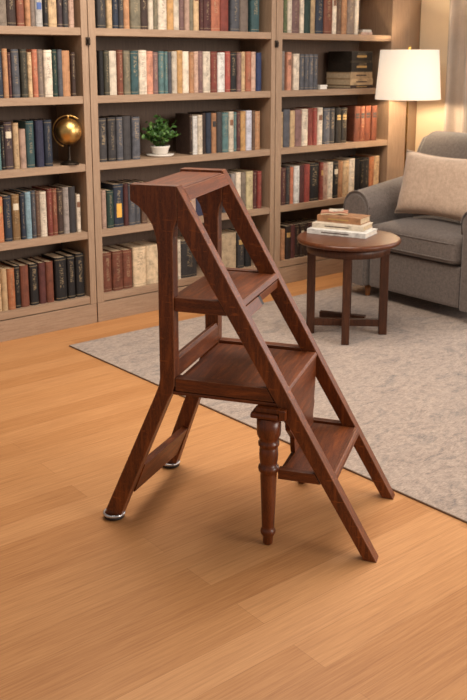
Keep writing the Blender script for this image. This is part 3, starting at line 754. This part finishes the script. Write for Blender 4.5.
M_ = Matrix.Translation((-.012, 0, .203)) @ Matrix.Rotation(math.radians(13), 4, 'Y')
for v in mb.bm.verts: v.co = M_ @ v.co
bmesh.ops.recalc_face_normals(mb.bm, faces=mb.bm.faces[:])
po = mb.build('cushion', pillow_fab, P, True)
seam = [M_ @ pv(-1 + 2 * i / 20, -1, 1) for i in range(20)] + [M_ @ pv(1, -1 + 2 * i / 20, 1) for i in range(20)] + [M_ @ pv(1 - 2 * i / 20, 1, 1) for i in range(20)] + [M_ @ pv(-1, 1 - 2 * i / 20, 1) for i in range(20)]
MB().tube(seam, .004, 6, closed=True).build('welt', pillow_fab, P)

# ------------------------------------------------------------------ floor lamp
LX, LY = 4.980, 4.205
lamp = empty('floor_lamp', (LX, LY, 0)); tag(lamp, 'lit floor lamp with white drum shade behind the armchair', 'lamp')
MB().lathe([(.125, 0.0003), (.127, .010), (.120, .018), (.03, .026), (.012, .04)], n=40).build('base', brass, lamp)
MB().lathe([(.0075, .03), (.0075, 1.235), (.012, 1.24), (.012, 1.265)], n=16).build('pole', brass, lamp)
shade_m = bpy.data.materials.new('lamp_shade_linen'); shade_m.use_nodes = True
nt = shade_m.node_tree; nt.nodes.clear()
out = N(nt, 'ShaderNodeOutputMaterial'); tr = N(nt, 'ShaderNodeBsdfTranslucent'); df = N(nt, 'ShaderNodeBsdfDiffuse'); mx = N(nt, 'ShaderNodeMixShader'); em = N(nt, 'ShaderNodeEmission'); ad = N(nt, 'ShaderNodeAddShader')
tr.inputs['Color'].default_value = rgb(250, 242, 230); df.inputs['Color'].default_value = rgb(238, 226, 206)
em.inputs['Color'].default_value = rgb(255, 238, 222); em.inputs['Strength'].default_value = SHADE_E
nt.links.new(df.outputs[0], mx.inputs[1]); nt.links.new(tr.outputs[0], mx.inputs[2]); mx.inputs[0].default_value = .075
nt.links.new(mx.outputs[0], ad.inputs[0]); nt.links.new(em.outputs[0], ad.inputs[1]); nt.links.new(ad.outputs[0], out.inputs['Surface'])
MB().lathe([(.226, 1.233), (.2, 1.568), (.1975, 1.568), (.2235, 1.233), (.226, 1.233)], n=64, caps=False).build('lamp_shade', shade_m, lamp)
sp = MB()
for i in range(3):
    a = 2 * PI * i / 3 + .4
    sp.tube([(0, 0, 1.55), (.197 * math.cos(a), .197 * math.sin(a), 1.555)], .002, 6)
sp.tube([(0, 0, 1.262), (.05, 0, 1.29), (.055, 0, 1.45), (.03, 0, 1.53), (0, 0, 1.55)], .002, 6)
sp.build('shade_carrier', brass, lamp)
MB().lathe([(.006, 1.552), (.006, 1.572), (.011, 1.580), (.011, 1.588), (.003, 1.596)], n=14).build('finial', brass, lamp)
bulb_m = bpy.data.materials.new('glowing_bulb'); bulb_m.use_nodes = True
bb = bulb_m.node_tree.nodes['Principled BSDF']; bb.inputs['Emission Color'].default_value = rgb(255, 230, 194); bb.inputs['Emission Strength'].default_value = P_LAMP
MB().lathe([(.010, 1.266), (.018, 1.29), (.030, 1.32), (.030, 1.335), (.018, 1.36), (.003, 1.367)], n=20).build('bulb', bulb_m, lamp)

# ------------------------------------------------------------------ curtain at the right wall
cur = MB(); ny = 90; y0, y1 = 3.25, 4.15
va = []; vb = []
for i in range(ny + 1):
    y = y0 + (y1 - y0) * i / ny
    ph = (y1 - y) / .17 * 2 * PI
    x = 5.355 - .030 * math.cos(ph) - .006 * math.sin(2.3 * ph + .5)
    va.append((x, y)); vb.append((x + .004, y))
cur.prism(va + vb[::-1], 'z', .02, 2.38)
c = cur.build('curtain', curtain_fab, None, False); tag(c, 'grey full-length curtain hanging at the right wall behind the armchair', 'curtain')
rod = empty('curtain_rod', (5.355, 3.0, 2.40)); tag(rod, 'dark curtain rod above the grey curtain on the right wall', 'curtain rod')
MB().tube([(0, -2.2, 0), (0, 1.28, 0)], .012, 12).build('rod', dark_metal, rod)
for y in (-2.15, 1.25): MB().box(-.01, .0545, y - .01, y + .01, -.008, .008).build('bracket', dark_metal, rod)
# ------------------------------------------------------------------ light
def area(name, loc, target, size, size_y, power, col):
    l = bpy.data.lights.new(name, 'AREA'); l.shape = 'RECTANGLE'; l.size = size; l.size_y = size_y; l.energy = power; l.color = col
    o = bpy.data.objects.new(name, l); COL.objects.link(o); o.location = loc
    o.rotation_euler = (Vector(target) - Vector(loc)).to_track_quat('-Z', 'Y').to_euler()
    return o
area('window_daylight', (5.62, (WY0 + WY1) / 2, 1.5), (2.2, 2.2, .3), 1.9, 1.7, P_WIN, (1.0, .96, .94))
area('front_fill_light', (5.25, -3.5, 2.3), (2.8, 4.0, .8), 3.4, 2.4, P_FRONT, (1.0, .92, .84))  # added fill that brightens the bookcase fronts; no window is built here
area('overhead_fill_light', (2.5, 2.9, 2.75), (2.4, 2.8, 0), 1.7, 1.7, P_TOP, (1.0, .90, .78))  # added overhead fill for the level surfaces; there is no ceiling fixture
w = bpy.data.worlds.new('room_air'); sc.world = w; w.use_nodes = True
bg = w.node_tree.nodes['Background']; bg.inputs['Color'].default_value = (1.0, .92, .84, 1); bg.inputs['Strength'].default_value = P_WORLD

# ------------------------------------------------------------------ camera
f = 905.5; pitch = math.atan(200 / f); head = math.radians(50.9105)
cam = bpy.data.cameras.new('camera'); co = bpy.data.objects.new('camera', cam); COL.objects.link(co)
fwd = Vector((math.cos(head) * math.cos(pitch), math.sin(head) * math.cos(pitch), -math.sin(pitch)))
co.location = (0, 0, 1.5); co.rotation_euler = fwd.to_track_quat('-Z', 'Y').to_euler()
cam.sensor_fit = 'VERTICAL'; cam.sensor_height = 36.0; cam.sensor_width = 24.0
cam.lens = f / 700 * 36.0; cam.shift_y = -90 / 700.0
cam.clip_start = .05
cam.dof.use_dof = True; cam.dof.focus_distance = 2.75; cam.dof.aperture_fstop = 10.0
sc.camera = co
sc.view_settings.view_transform = 'Standard'; sc.view_settings.look = 'None'
sc.view_settings.exposure = EXPO; sc.view_settings.gamma = 1.0; sc.view_settings.use_curve_mapping = False
